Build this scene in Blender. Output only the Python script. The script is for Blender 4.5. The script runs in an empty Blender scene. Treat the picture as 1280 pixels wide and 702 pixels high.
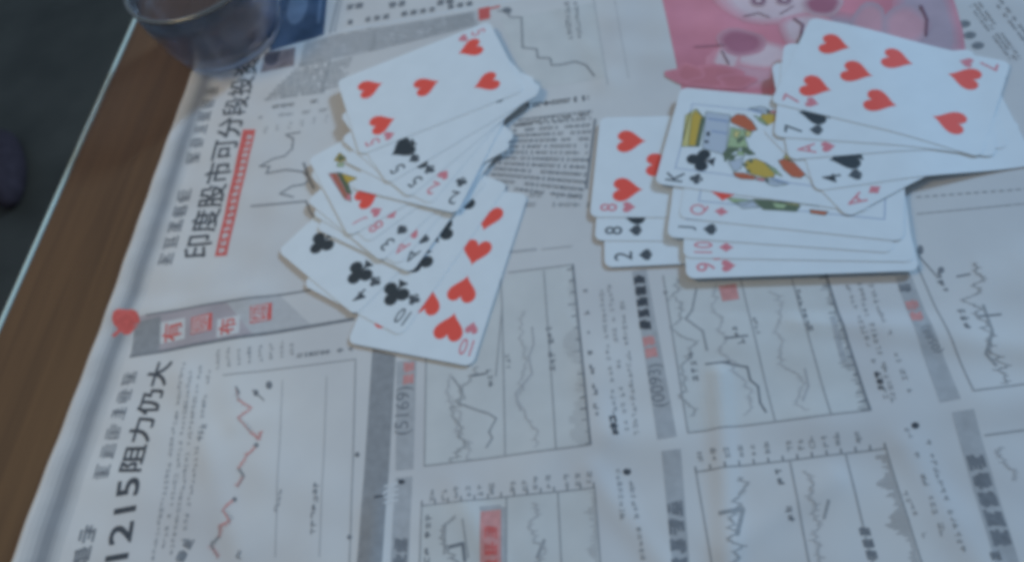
import bpy, bmesh, math, random
from mathutils import Matrix, Vector
random.seed(7)
S = bpy.context.scene
COL = S.collection
MM = 0.001

# ------------------------------------------------------------------ camera
RX, RY, RZ = 0.537229437927306, 0.18475475969387775, -0.04441712673011416
CAM_H = 0.27529207
F_PX = 938.2622
ROT = (Matrix.Rotation(RZ, 3, 'Z') @ Matrix.Rotation(RY, 3, 'Y') @ Matrix.Rotation(RX, 3, 'X'))
cam_d = bpy.data.cameras.new('camera')
cam_d.sensor_width = 36.0
cam_d.lens = F_PX / 1280.0 * 36.0
cam_d.clip_start = 0.01
cam_d.clip_end = 50.0
cam_d.dof.use_dof = True
cam_d.dof.focus_distance = 0.27
cam_d.dof.aperture_fstop = 11.0
cam = bpy.data.objects.new('camera', cam_d)
COL.objects.link(cam)
cam.matrix_world = Matrix.Translation((0, 0, CAM_H)) @ ROT.to_4x4()
S.camera = cam
S.render.engine = 'CYCLES'
S.cycles.pixel_filter_type = 'BLACKMAN_HARRIS'
S.cycles.filter_width = 4.6                      # a soft phone lens

# ------------------------------------------------------------------ light of the room
w = bpy.data.worlds.new('World')
S.world = w
w.use_nodes = True
bg = w.node_tree.nodes['Background']
bg.inputs['Color'].default_value = (0.45, 0.69, 1.0, 1)
bg.inputs['Strength'].default_value = 0.285

def lamp(name, az, el, dist, size, power, col, aim=(-0.05, 0.2, 0)):
    d = bpy.data.lights.new(name, 'AREA')
    d.shape = 'DISK'
    d.size = size
    d.energy = power
    d.color = col
    o = bpy.data.objects.new(name, d)
    COL.objects.link(o)
    a, e = math.radians(az), math.radians(el)
    p = Vector((math.cos(a) * math.cos(e), math.sin(a) * math.cos(e), math.sin(e))) * dist
    o.location = p + Vector(aim)
    o.rotation_euler = (-p).to_track_quat('-Z', 'Y').to_euler()
    return o
lamp('window_light', 40, 29, 4.0, 0.55, 104.0, (0.37, 0.64, 1.0))
lamp('room_lamp', 165, 66, 0.72, 0.26, 1.3, (1.0, 0.80, 0.46), (-0.2, 0.2, 0))

S.view_settings.view_transform = 'Standard'
S.view_settings.look = 'None'
S.view_settings.exposure = 0.08
S.view_settings.gamma = 1.0

# ------------------------------------------------------------------ helpers
def at(px, py, z=0.0):
    """photo pixel -> point (mm) on the table plane at height z (mm)"""
    d = ROT @ Vector(((px - 640.0) / F_PX, -(py - 351.0) / F_PX, -1.0))
    t = -(CAM_H * 1000 - z) / d.z
    return Vector((d.x * t, d.y * t))

def sstep(a, b, x):
    t = min(1, max(0, (x - a) / (b - a)))
    return t * t * (3 - 2 * t)

def seg_d(p, a, b):
    ab = b - a
    t = max(0, min(1, (p - a).dot(ab) / ab.dot(ab)))
    return (p - a - ab * t).length

CREASE = [(at(898, 470), at(912, 720), 1.7, 4.5), (at(486, 440), at(466, 720), 1.3, 5.0),
          (at(150, 395), at(440, 352), 1.0, 6.0), (at(640, 560), at(1290, 505), 0.9, 9.0),
          (at(1130, 560), at(1230, 720), 1.0, 6.0), (at(700, 20), at(800, 170), 1.2, 7.0),
          (at(560, 590), at(630, 720), 0.9, 5.0), (at(300, 530), at(450, 480), 0.8, 5.0),
          (at(1000, 400), at(1290, 440), 0.9, 6.0), (at(740, 590), at(840, 720), 0.9, 5.0),
          (at(690, 380), at(760, 540), 0.8, 6.0), (at(1040, 600), at(900, 690), 0.8, 5.0),
          (at(230, 470), at(300, 690), 0.7, 6.0), (at(1190, 220), at(1290, 330), 1.0, 6.0)]
PILES = [(at(570, 100), at(520, 400), 62.0), (at(770, 250), at(1225, 150), 58.0), (at(860, 330), at(1130, 320), 22.0)]
def hz(x, y):
    """gentle waves and creases of the paper, mm above the table"""
    p = Vector((x, y))
    m = 1.0
    for c0, c1, r in PILES:
        m = min(m, sstep(r, r * 1.45, seg_d(p, c0, c1)))
    h = 0.55 * (math.sin(x / 17.0 + 1.3 * math.sin(y / 31.0)) * math.sin(y / 23.0 + 0.6) + 1)
    h += 0.32 * (math.sin(x / 6.1 + y / 9.7) * math.sin(y / 7.3 - x / 14.0) + 1)
    for a, b, amp, wd in CREASE:
        d = seg_d(p, a, b)
        if d < wd * 4:
            h += amp * math.exp(-(d / wd) ** 2)
    # the left border of the sheet lifts a little
    h += 1.6 * sstep(26, 0, x - (-251.7 + (y - 68.7) * 0.0938)) * (0.6 + 0.4 * math.sin(y / 40.0))
    return 0.35 + m * h

def material(name, base, rough=0.6, spec=0.3, noise=0.0, scale=200.0, coat=0.0, metal=0.0, bump=0.0, tint=None):
    m = bpy.data.materials.new(name)
    m.use_nodes = True
    nt = m.node_tree
    b = nt.nodes['Principled BSDF']
    b.inputs['Base Color'].default_value = (*base, 1)
    b.inputs['Roughness'].default_value = rough
    b.inputs['Specular IOR Level'].default_value = spec
    b.inputs['Coat Weight'].default_value = coat
    b.inputs['Metallic'].default_value = metal
    if noise or bump:
        tc = nt.nodes.new('ShaderNodeTexCoord')
        n = nt.nodes.new('ShaderNodeTexNoise')
        n.inputs['Scale'].default_value = scale
        n.inputs['Detail'].default_value = 5
        nt.links.new(tc.outputs['Object'], n.inputs['Vector'])
        if noise:
            r = nt.nodes.new('ShaderNodeValToRGB')
            lo = [c * (1 - noise) for c in base]
            hi = [min(1, c * (1 + noise)) for c in base]
            if tint:
                lo = [c * t for c, t in zip(lo, tint)]
            r.color_ramp.elements[0].position = 0.3
            r.color_ramp.elements[1].position = 0.7
            r.color_ramp.elements[0].color = (*lo, 1)
            r.color_ramp.elements[1].color = (*hi, 1)
            nt.links.new(n.outputs['Fac'], r.inputs['Fac'])
            nt.links.new(r.outputs['Color'], b.inputs['Base Color'])
        if bump:
            bp = nt.nodes.new('ShaderNodeBump')
            bp.inputs['Strength'].default_value = bump
            bp.inputs['Distance'].default_value = 0.001
            nt.links.new(n.outputs['Fac'], bp.inputs['Height'])
            nt.links.new(bp.outputs['Normal'], b.inputs['Normal'])
    return m

M = {}
M['card'] = material('card_stock', (0.76, 0.77, 0.76), 0.65, 0.1, 0.02, 90)
M['red'] = material('card_red_ink', (0.92, 0.115, 0.08), 0.6, 0.15)
M['pale_red'] = material('card_index_red', (0.74, 0.24, 0.26), 0.6, 0.15)
M['black'] = material('card_black_ink', (0.055, 0.062, 0.066), 0.5, 0.15)
M['grey_index'] = material('card_index_black', (0.10, 0.108, 0.115), 0.5, 0.15)
M['blue'] = material('card_blue_line', (0.33, 0.38, 0.50), 0.45, 0.3)
M['gold'] = material('card_gold_ink', (0.62, 0.40, 0.07), 0.45, 0.3)
M['lemon'] = material('card_yellow_ink', (0.66, 0.55, 0.22), 0.45, 0.3)
M['green'] = material('card_green_ink', (0.42, 0.50, 0.27), 0.45, 0.3)
M['olive'] = material('card_olive_ink', (0.14, 0.17, 0.10), 0.45, 0.3)
M['orange'] = material('card_orange_red_ink', (0.58, 0.14, 0.06), 0.45, 0.3)
M['grey_face'] = material('card_pale_grey_ink', (0.52, 0.54, 0.58), 0.45, 0.3)
M['paper'] = material('newsprint', (0.66, 0.62, 0.575), 0.75, 0.2, 0.09, 14, bump=0.25, tint=(1.0, 0.99, 1.01))
M['ink'] = material('news_black_ink', (0.085, 0.088, 0.095), 0.8, 0.1, 0.15, 600)
M['ink_mid'] = material('news_mid_ink', (0.22, 0.22, 0.225), 0.8, 0.1, 0.15, 600)
M['ink_soft'] = material('news_soft_ink', (0.36, 0.35, 0.34), 0.8, 0.1, 0.1, 600)
M['tint'] = material('news_grey_tint', (0.46, 0.44, 0.425), 0.8, 0.1, 0.08, 300)
M['tint_dark'] = material('news_dark_tint', (0.32, 0.31, 0.305), 0.8, 0.1, 0.1, 300)
M['tint_pale'] = material('news_pale_tint', (0.53, 0.50, 0.48), 0.8, 0.1, 0.05, 300)
M['tint_warm'] = material('news_warm_tint', (0.64, 0.61, 0.565), 0.8, 0.1, 0.04, 80)
M['band0'] = material('news_band_faint', (0.59, 0.56, 0.53), 0.8, 0.1, 0.05, 80)
M['band1'] = material('news_band_pale', (0.52, 0.50, 0.48), 0.8, 0.1, 0.06, 80)
M['band2'] = material('news_band_mid', (0.40, 0.39, 0.385), 0.8, 0.1, 0.06, 80)
M['band3'] = material('news_band_dark', (0.30, 0.30, 0.305), 0.8, 0.1, 0.06, 80)
M['mauve'] = material('news_mauve_tint', (0.46, 0.39, 0.39), 0.8, 0.1, 0.08, 80)
M['nred'] = material('news_red_ink', (0.68, 0.14, 0.12), 0.8, 0.1, 0.1, 400)
M['nred_soft'] = material('news_soft_red_ink', (0.66, 0.30, 0.27), 0.8, 0.1, 0.1, 400)
M['white_print'] = material('news_unprinted', (0.66, 0.63, 0.60), 0.8, 0.1)
M['pink'] = material('poster_pink', (0.72, 0.27, 0.31), 0.8, 0.1, 0.22, 14, tint=(1, .92, .95))
M['pink_red'] = material('poster_red', (0.66, 0.17, 0.19), 0.8, 0.1, 0.25, 40)
M['pink_pale'] = material('poster_pale_pink', (0.72, 0.50, 0.50), 0.8, 0.1, 0.2, 25)
M['pink_mauve'] = material('poster_mauve', (0.50, 0.37, 0.41), 0.8, 0.1, 0.15, 60)
M['pink_dark'] = material('poster_dark_outline', (0.24, 0.12, 0.15), 0.8, 0.1)
M['maroon'] = material('poster_maroon', (0.50, 0.19, 0.24), 0.8, 0.1, 0.25, 60)
M['navy'] = material('photo_navy', (0.065, 0.095, 0.15), 0.7, 0.15, 0.35, 60)
M['navy_pale'] = material('photo_pale_navy', (0.15, 0.20, 0.28), 0.7, 0.15, 0.2, 60)
M['portrait'] = material('photo_portrait', (0.28, 0.21, 0.20), 0.8, 0.1, 0.3, 140)
M['portrait_dark'] = material('photo_portrait_dark', (0.12, 0.10, 0.11), 0.8, 0.1, 0.3, 140)

# ---- wood with grain
def wood():
    m = bpy.data.materials.new('varnished_wood')
    m.use_nodes = True
    nt = m.node_tree
    b = nt.nodes['Principled BSDF']
    b.inputs['Roughness'].default_value = 0.38
    b.inputs['Specular IOR Level'].default_value = 0.3
    tc = nt.nodes.new('ShaderNodeTexCoord')
    mp = nt.nodes.new('ShaderNodeMapping')
    mp.inputs['Scale'].default_value = (150, 7, 30)
    n = nt.nodes.new('ShaderNodeTexNoise')
    n.inputs['Scale'].default_value = 1.0
    n.inputs['Detail'].default_value = 7
    n.inputs['Distortion'].default_value = 0.6
    r = nt.nodes.new('ShaderNodeValToRGB')
    r.color_ramp.elements[0].position = 0.28
    r.color_ramp.elements[1].position = 0.75
    r.color_ramp.elements[0].color = (0.100, 0.050, 0.023, 1)
    r.color_ramp.elements[1].color = (0.152, 0.077, 0.033, 1)
    nt.links.new(tc.outputs['Object'], mp.inputs['Vector'])
    nt.links.new(mp.outputs['Vector'], n.inputs['Vector'])
    nt.links.new(n.outputs['Fac'], r.inputs['Fac'])
    nt.links.new(r.outputs['Color'], b.inputs['Base Color'])
    return m
M['wood'] = wood()
M['trim'] = material('glass_edge_trim', (0.66, 0.72, 0.62), 0.5, 0.3, 0.05, 100)
M['floor'] = material('dark_floor', (0.070, 0.058, 0.043), 0.6, 0.2, 0.25, 6)
M['slipper'] = material('purple_cloth', (0.058, 0.040, 0.046), 0.8, 0.1, 0.2, 60)

def link(name, me, mat, parent=None):
    o = bpy.data.objects.new(name, me)
    COL.objects.link(o)
    for m in (mat if isinstance(mat, (list, tuple)) else [mat]):
        me.materials.append(m)
    if parent:
        o.parent = parent
    return o

def from_bm(name, bm, mat, parent=None, smooth=False):
    me = bpy.data.meshes.new(name)
    bm.to_mesh(me)
    bm.free()
    if smooth:
        for p in me.polygons:
            p.use_smooth = True
    return link(name, me, mat, parent)

def tag(o, label, cat, group=None):
    o['label'] = label
    o['category'] = cat
    if group:
        o['group'] = group
    return o

# ------------------------------------------------------------------ floor
bm = bmesh.new()
bmesh.ops.create_grid(bm, x_segments=2, y_segments=2, size=4)
fl = from_bm('floor', bm, M['floor'])
fl.location = (0, 0, -0.75)
fl['kind'] = 'structure'

# ------------------------------------------------------------------ table
def box(bm, x0, x1, y0, y1, z0, z1):
    g = bmesh.ops.create_cube(bm, size=1)
    for v in g['verts']:
        v.co = Vector((x0 if v.co.x < 0 else x1, y0 if v.co.y < 0 else y1, z0 if v.co.z < 0 else z1))
    return g['verts']

E0, E1 = at(165, 30), at(5, 390)
ed = (E0 - E1).normalized()                       # along the table's left edge, away from the camera
er = Vector((ed.y, -ed.x))                        # to the right, across the table
table = bpy.data.objects.new('table', None)
COL.objects.link(table)
table.location = (E1.x * MM, E1.y * MM, -0.75)
table.rotation_euler = (0, 0, math.atan2(er.y, er.x))
tag(table, 'varnished brown wooden table with a thin pale edge strip, under the newspaper', 'table')
bm = bmesh.new()
box(bm, 0.0017, 1.0, -0.45, 0.42, 0.720, 0.750)
bmesh.ops.bevel(bm, geom=bm.edges[:], offset=0.001, segments=2, affect='EDGES')
from_bm('tabletop', bm, M['wood'], table)
bm = bmesh.new()
box(bm, -0.0004, 0.0014, -0.45, 0.42, 0.7215, 0.7505)
bmesh.ops.bevel(bm, geom=bm.edges[:], offset=0.0005, segments=2, affect='EDGES')
from_bm('edge_strip', bm, M['trim'], table)
for lx in (0.06, 0.92):
    for ly in (-0.39, 0.36):
        bm = bmesh.new()
        box(bm, lx - .025, lx + .025, ly - .025, ly + .025, 0.0, 0.7195)
        bmesh.ops.bevel(bm, geom=bm.edges[:], offset=0.003, segments=2, affect='EDGES')
        from_bm('leg', bm, M['wood'], table)

# ------------------------------------------------------------------ newspaper sheets
LX = lambda y: -251.7 + (y - 68.7) * 0.0938        # left border of the sheet
def sheet(name, xl, xr, yb, yt, step, zf, parent):
    """closed sheet 0.2 mm thick; xl/xr/yt are functions"""
    nx = int((xr - xl(0)) / step)
    ny = int((yt(0) - yb) / step)
    bm = bmesh.new()
    top, bot = [], []
    for j in range(ny + 1):
        rt, rb = [], []
        for i in range(nx + 1):
            u, v = i / nx, j / ny
            y = yb + (yt(0) - yb) * v
            x = xl(y) + (xr - xl(y)) * u
            y = yb + (yt(x) - yb) * v
            z = zf(x, y)
            rt.append(bm.verts.new((x * MM, y * MM, z * MM)))
            rb.append(bm.verts.new((x * MM, y * MM, (z - 0.2) * MM)))
        top.append(rt); bot.append(rb)
    for j in range(ny):
        for i in range(nx):
            bm.faces.new((top[j][i], top[j][i+1], top[j+1][i+1], top[j+1][i]))
            bm.faces.new((bot[j][i], bot[j+1][i], bot[j+1][i+1], bot[j][i+1]))
    for j in range(ny):
        bm.faces.new((top[j][0], top[j+1][0], bot[j+1][0], bot[j][0]))
        bm.faces.new((top[j][nx], bot[j][nx], bot[j+1][nx], top[j+1][nx]))
    for i in range(nx):
        bm.faces.new((top[0][i], bot[0][i], bot[0][i+1], top[0][i+1]))
        bm.faces.new((top[ny][i], top[ny][i+1], bot[ny][i+1], bot[ny][i]))
    return from_bm(name, bm, M['paper'], parent, smooth=False)

def empty(name, loc=(0, 0, 0)):
    o = bpy.data.objects.new(name, None)
    COL.objects.link(o)
    o.location = loc
    return o

news = empty('newspaper')
tag(news, 'large financial newspaper page with stock charts, spread on the table under the cards', 'newspaper')
yt_main = lambda x: 338.5 + 13.0 * sstep(-226, -120, x)
sh = sheet('sheet', LX, 290.0, -60.0, yt_main, 1.6, hz, news)
for p in sh.data.polygons:
    p.use_smooth = True
news2 = empty('newspaper')
tag(news2, 'second newspaper sheet with a dark blue photo, behind the bowl at the far edge', 'newspaper')
h2 = lambda x, y: 0.25
sheet('sheet', lambda y: -186.0, 60.0, 300.0, lambda x: 425.0, 6.0, h2, news2)

# ------------------------------------------------------------------ print on the paper
def subdiv(bm, mx):
    bmesh.ops.triangulate(bm, faces=bm.faces[:])
    for _ in range(9):
        es = [e for e in bm.edges if e.calc_length() > mx]
        if not es:
            break
        bmesh.ops.subdivide_edges(bm, edges=es, cuts=1)
        bmesh.ops.triangulate(bm, faces=[f for f in bm.faces if len(f.verts) > 3])

class Print:
    """flat print laid on a paper sheet: collects shapes (mm, world), drapes them over the sheet"""
    def __init__(self, zf=hz):
        self.bm = bmesh.new()
        self.zf = zf
    def poly(self, pts):
        self.k = (getattr(self, 'k', 0) + 1) % 13
        vs = [self.bm.verts.new((p[0], p[1], self.k * 0.0025)) for p in pts]
        try:
            f = self.bm.faces.new(vs)
            if f.normal.length == 0: f.normal_update()
            if f.normal.z < 0: f.normal_flip()
        except ValueError:
            pass
    def quad(self, *px):
        self.poly([at(*p) for p in px])
    def pxpoly(self, px):
        self.poly([at(*p) for p in px])
    def line(self, px, wd=0.4, world=False):
        P = px if world else [at(*p) for p in px]
        for a, b in zip(P, P[1:]):
            d = (b - a)
            if d.length < 1e-6: continue
            d.normalize()
            n = Vector((-d.y, d.x)) * wd / 2
            e = d * wd * 0.3
            self.poly([a - e - n, b + e - n, b + e + n, a - e + n])
    def dash(self, a, b, wd=0.4, on=1.2, off=0.8):
        A, B = at(*a), at(*b)
        L = (B - A).length
        d = (B - A) / L
        t = 0
        while t < L:
            self.line([A + d * t, A + d * min(L, t + on)], wd, True)
            t += on + off
    def blob(self, c, rx, ry, n=18, rot=0, wob=0.0):
        """ellipse in pixels"""
        pts = []
        for i in range(n):
            a = 2 * math.pi * i / n
            k = 1 + wob * math.sin(3 * a + c[0]) + wob * 0.6 * math.sin(5 * a + c[1])
            x, y = rx * k * math.cos(a), ry * k * math.sin(a)
            cr, sr = math.cos(rot), math.sin(rot)
            pts.append(at(c[0] + x * cr - y * sr, c[1] + x * sr + y * cr))
        self.poly(pts)
    def glyph(self, o, ux, uy, dense=1.0, wd=0.11):
        """a printed character of the size ux by uy (vectors) built from strokes"""
        rnd = random.random
        if uy.length < 3.2:                      # fine print: a few uneven ticks
            k = .55 + .45 * rnd()
            lw = wd * uy.length * (.8 + .6 * rnd())
            for i in range(2 + int(rnd() * 1.7)):
                y = (.1 + .8 * rnd())
                self.line([o + uy * y + ux * .25 * rnd(), o + uy * y + ux * k], lw, True)
            x = k * rnd()
            self.line([o + ux * x + uy * .4 * rnd(), o + ux * x + uy * (.6 + .4 * rnd())], lw, True)
            return
        n = 4 + int(rnd() * 2.2)
        lw = wd * uy.length
        for i in range(n):
            if rnd() > dense: continue
            y = 0.12 + 0.76 * i / (n - 1)
            a, b = 0.05 + 0.25 * rnd(), 0.7 + 0.27 * rnd()
            self.line([o + ux * a + uy * y, o + ux * b + uy * y], lw, True)
        for i in range(2 + int(rnd() * 2.2)):
            x = 0.15 + 0.7 * rnd()
            a, b = 0.05 + 0.3 * rnd(), 0.65 + 0.3 * rnd()
            self.line([o + ux * x + uy * a, o + ux * (x + (rnd() - .5) * .3) + uy * b], lw, True)
    def glyphs(self, p0, p1, size, gap=0.12, dense=1.0, wd=0.11, skip=0.0, aspect=1.0):
        """a run of printed characters from p0 to p1 (pixels along the baseline), size in mm"""
        A, B = at(*p0), at(*p1)
        L = (B - A).length
        d = (B - A) / L
        n = Vector((-d.y, d.x))
        t = 0
        while t + size * aspect * 0.8 < L:
            if random.random() >= skip:
                self.glyph(A + d * t, d * size * aspect, n * size, dense, wd)
            t += size * aspect * (1 + gap)
    def rows(self, c0, c1, c2, c3, nrow, fill=0.55, skip=0.08, seg=1.1):
        """small body text: strips of uneven ticks between edges c0->c1 and c3->c2"""
        A, B, C, D = at(*c0), at(*c1), at(*c2), at(*c3)
        for i in range(nrow):
            t = (i + 0.5) / nrow
            a, b = A.lerp(D, t), B.lerp(C, t)
            L = (b - a).length
            hgt = (D - A).length / nrow * fill
            d = (b - a) / L
            n = Vector((-d.y, d.x))
            s = 0.0
            while s < L:
                l = seg * (0.5 + random.random())
                if random.random() > skip:
                    k = random.random()
                    if k < 0.5:
                        self.line([a + d * s + n * hgt * .3, a + d * min(L, s + l) + n * hgt * .3], hgt * .28, True)
                        self.line([a + d * s - n * hgt * .3, a + d * min(L, s + l * .8) - n * hgt * .3], hgt * .28, True)
                    elif k < 0.8:
                        self.line([a + d * s, a + d * min(L, s + l)], hgt * .4, True)
                        self.line([a + d * (s + l * .4) - n * hgt * .5, a + d * (s + l * .4) + n * hgt * .5], hgt * .3, True)
                    else:
                        self.line([a + d * min(L, s + l * .5) - n * hgt * .5, a + d * min(L, s + l * .5) + n * hgt * .5], hgt * .4, True)
                s += l * 1.15
    def text(self, s, p0, p1, hscale=1.0, bold=0.0):
        A, B = at(*p0), at(*p1)
        d = (B - A)
        n = Vector((-d.y, d.x)).normalized()
        if bold == 0:
            self._text(s, A, d, hscale, 0)
        else:                                    # heavier weight: struck several times with a small shift
            dn = d.normalized()
            for i, (a, b) in enumerate(((0, 0), (bold, 0), (0, bold), (bold, bold))):
                self._text(s, A + dn * a + n * b, d, hscale, 0, z=i * 0.003)
    def _text(self, s, A, d, hscale, bold, z=0.0):
        me = text_mesh(s, bold)
        xs = [v[0] for v in me[0]]
        ys = [v[1] for v in me[0]]
        x0, x1 = min(xs), max(xs)
        y0 = min(ys)
        k = d.length / (x1 - x0)
        dn = d.normalized()
        n = Vector((-dn.y, dn.x))
        vs = [self.bm.verts.new((*(A + dn * (v[0] - x0) * k + n * (v[1] - y0) * k * hscale), z)) for v in me[0]]
        for f in me[1]:
            try:
                self.bm.faces.new([vs[i] for i in f])
            except ValueError:
                pass
    def build(self, name, mat, parent, lift, mx=2.4, label=None):
        bm = self.bm
        subdiv(bm, mx)
        for v in bm.verts:
            v.co.z += self.zf(v.co.x, v.co.y) + lift
            v.co *= MM
        bmesh.ops.recalc_face_normals(bm, faces=[])
        o = from_bm(name, bm, mat, parent)
        if label: o['label'] = label
        if name in FINE: o['kind'] = 'stuff'
        return o
FINE = ('caption', 'text_column', 'axis_figures', 'axis_caption', 'axis_ticks', 'body_text', 'text_heading', 'chart_mark', 'printed_lines', 'subheadline', 'outline', 'light_spot', 'strip_lettering', 'bar_lettering', 'panel_lettering', 'column_mark', 'headline')

_tc = {}
def text_mesh(s, bold=0.0):
    key = (s, bold)
    if key not in _tc:
        cu = bpy.data.curves.new('lettering', 'FONT')
        cu.body = s
        cu.size = 1.0
        cu.offset = bold
        cu.resolution_u = 4
        o = bpy.data.objects.new('lettering', cu)
        COL.objects.link(o)
        dg = bpy.context.evaluated_depsgraph_get()
        me = o.evaluated_get(dg).to_mesh()
        _tc[key] = ([(v.co.x, v.co.y) for v in me.vertices], [list(p.vertices) for p in me.polygons])
        o.evaluated_get(dg).to_mesh_clear()
        bpy.data.objects.remove(o)
        bpy.data.curves.remove(cu)
    return _tc[key]

L1, L2, L3 = 0.05, 0.09, 0.13                     # layers of print, mm above the paper
def cr(ox, oy, s):
    return lambda *pts: [(ox + x / s, oy + y / s) for x, y in pts]
c2 = cr(180, 60, 2.342); c3 = cr(0, 350, 1.994); c4 = cr(440, 400, 2.324)
c5 = cr(820, 330, 1.887); c7 = cr(320, 0, 2.909); c8 = cr(500, 310, 2.419); c1r = cr(1100, 10, 3.344)

# --- left border band
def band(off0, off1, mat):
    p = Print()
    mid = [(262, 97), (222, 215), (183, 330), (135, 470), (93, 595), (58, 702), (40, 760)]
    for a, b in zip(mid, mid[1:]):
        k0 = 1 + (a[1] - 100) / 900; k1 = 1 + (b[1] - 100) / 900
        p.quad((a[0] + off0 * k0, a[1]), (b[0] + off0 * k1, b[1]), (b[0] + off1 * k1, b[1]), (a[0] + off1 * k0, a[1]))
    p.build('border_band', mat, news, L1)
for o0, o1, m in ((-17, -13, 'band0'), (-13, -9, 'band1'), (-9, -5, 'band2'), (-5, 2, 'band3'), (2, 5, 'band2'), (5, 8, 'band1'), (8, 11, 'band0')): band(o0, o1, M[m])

# --- headlines
p = Print(); p.text('印度股市可分段投资', (262, 322), (327, 74), 1.0, 0.35)
p.build('headline', M['ink'], news, L2)
p = Print(); p.text('1215', (163, 698), (178, 597), 0.74, 0.5); p.text('阻力仍大', (178, 590), (218, 453), 0.88, 0.45)
p.build('headline', M['ink'], news, L2)
p = Print(); p.glyphs((217, 333), (243, 235), 8.4, 0.15, wd=.12); p.glyphs((250, 205), (279, 97), 8.4, 0.15, wd=.1)
p.build('subheadline', M['ink_mid'], news, L2)
p = Print(); p.glyphs((113, 706), (128, 642), 7.4, 0.12, wd=.14); p.glyphs((138, 600), (176, 462), 7.4, 0.14, wd=.09)
p.build('subheadline', M['ink_mid'], news, L2)
p = Print(); p.quad((270, 322), (285, 321), (321, 164), (305, 164))
p.build('red_strip', M['nred'], news, L1)
p = Print(); p.glyphs((282, 318), (318, 168), 3.4, 0.25, wd=.13)
p.build('strip_lettering', M['white_print'], news, L2)

# --- upper left chart
p = Print()
p.line(c2((460, 250), (418, 258), (440, 270), (436, 300), (415, 322), (382, 330), (343, 352), (372, 352), (362, 372), (420, 362), (468, 366), (488, 385), (470, 402), (438, 408), (402, 432), (440, 440)), 0.9)
p.line(c2((318, 468), (395, 462), (476, 450), (486, 478), (500, 500)), 0.9)
p.line(c2((470, 340), (482, 378), (498, 412)), 1.2)
p.build('chart_line', M['ink_mid'], news, L2)
p = Print()
p.rows((343, 140), (398, 131), (397, 124), (342, 133), 1, .5, .3, 3)
p.build('axis_caption', M['ink'], news, L2)
p = Print()
p.rows((322, 154), (412, 141), (411, 134), (321, 147), 1, .5, .5, 3)
for k in range(6):
    p.glyphs((335 + k * 15, 168 - k * 3), (337 + k * 15, 158 - k * 3), 2.2, 0.1)
p.build('axis_caption', M['ink_soft'], news, L2)
# --- portrait and small text at the far left
p = Print(); p.quad((327, 93), (369, 85), (371, 62), (333, 68)); p.build('portrait_photo', M['portrait'], news, L1)
p = Print(); p.quad((330, 77), (350, 74), (353, 65), (333, 68)); p.blob((340, 76), 9, 8); p.build('portrait_figure', M['portrait_dark'], news, L2)
p = Print()
p.rows((330, 130), (405, 118), (415, 75), (378, 82), 9, .6, .1, 1.3)
p.rows((376, 84), (470, 62), (470, 34), (382, 55), 8, .6, .08, 1.3)
p.rows((462, 66), (596, 32), (590, 16), (470, 36), 8, .6, .08, 1.3)
p.rows((400, 116), (430, 108), (440, 72), (412, 80), 8, .6, .1, 1.3)
p.build('body_text', M['ink_soft'], news, L2)
p = Print(); p.quad((376, 86), (600, 33), (596, 14), (384, 54)); p.build('text_ground', M['tint_pale'], news, L1)

# --- second sheet
p = Print(h2); p.quad((335, 72), (405, 44), (410, -8), (352, -8)); p.build('photo', M['navy'], news2, L1)
p = Print(h2); p.blob((372, 10), 12, 22, rot=.3); p.quad((396, 30), (400, 30), (404, -8), (400, -8)); p.build('photo_detail', M['navy_pale'], news2, L2)
p = Print(h2)
for x in (432, 485, 545): p.glyphs((x, 14 - (x - 432) * .05), (x + 26, 10 - (x - 432) * .05), 5.0, 0.15, wd=.2)
p.glyphs((422, 34), (590, 8), 4.2, 0.3, wd=.16, skip=.2)
p.line([(412, 45), (424, -5)], 0.8); p.line([(418, 42), (428, -5)], 0.5)
p.build('printed_lines', M['ink_mid'], news2, L2)

# --- middle top: red mark, staircase chart, columns
p = Print(); p.quad((598, 12), (612, 9), (613, 24), (599, 27)); p.line([(612, 12), (624, 9)], 1.6); p.build('red_mark', M['nred'], news, L2)
p = Print()
p.line(c7((880, 42), (912, 44), (925, 66), (966, 66), (970, 176), (1021, 181), (1025, 213), (1070, 214), (1076, 240), (1112, 238), (1160, 226), (1200, 240), (1231, 282)), 0.8)
p.blob((634, 14), 6, 4)
p.build('chart_line', M['ink_mid'], news, L2)
p = Print()
p.glyphs((716, 50), (712, 2), 3.0, .1, wd=.15); p.glyphs((728, 48), (722, 2), 2.6, .1, wd=.12)
p.build('caption', M['ink_mid'], news, L2)
p = Print(); p.quad((626, 25), (745, 5), (758, 100), (660, 112)); p.build('chart_ground', M['tint_warm'], news, 0.03)
p = Print(); p.line([(742, 0), (760, 108)], 0.5); p.line([(768, 0), (786, 100)], 0.3)
p.build('rule', M['tint'], news, L1)
p = Print(); p.rows((650, 148), (740, 136), (728, 252), (606, 236), 13, .55, .07, 2.2)
p.build('body_text', M['ink_mid'], news, L2)
p = Print(); p.rows((655, 137), (736, 127), (735, 119), (656, 130), 1, .75, .05, 3.0); p.rows((640, 160), (736, 146), (736, 141), (642, 155), 1, .6, .1, 2.5); p.build('text_heading', M['ink'], news, L2)
p = Print(); p.line([(744, 150), (733, 236)], 1.1); p.build('rule', M['ink_mid'], news, L2)
p = Print(); p.rows((612, 262), (735, 262), (735, 240), (612, 238), 2, .4, .4, 2.2); p.build('body_text', M['ink_soft'], news, L2)

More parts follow.
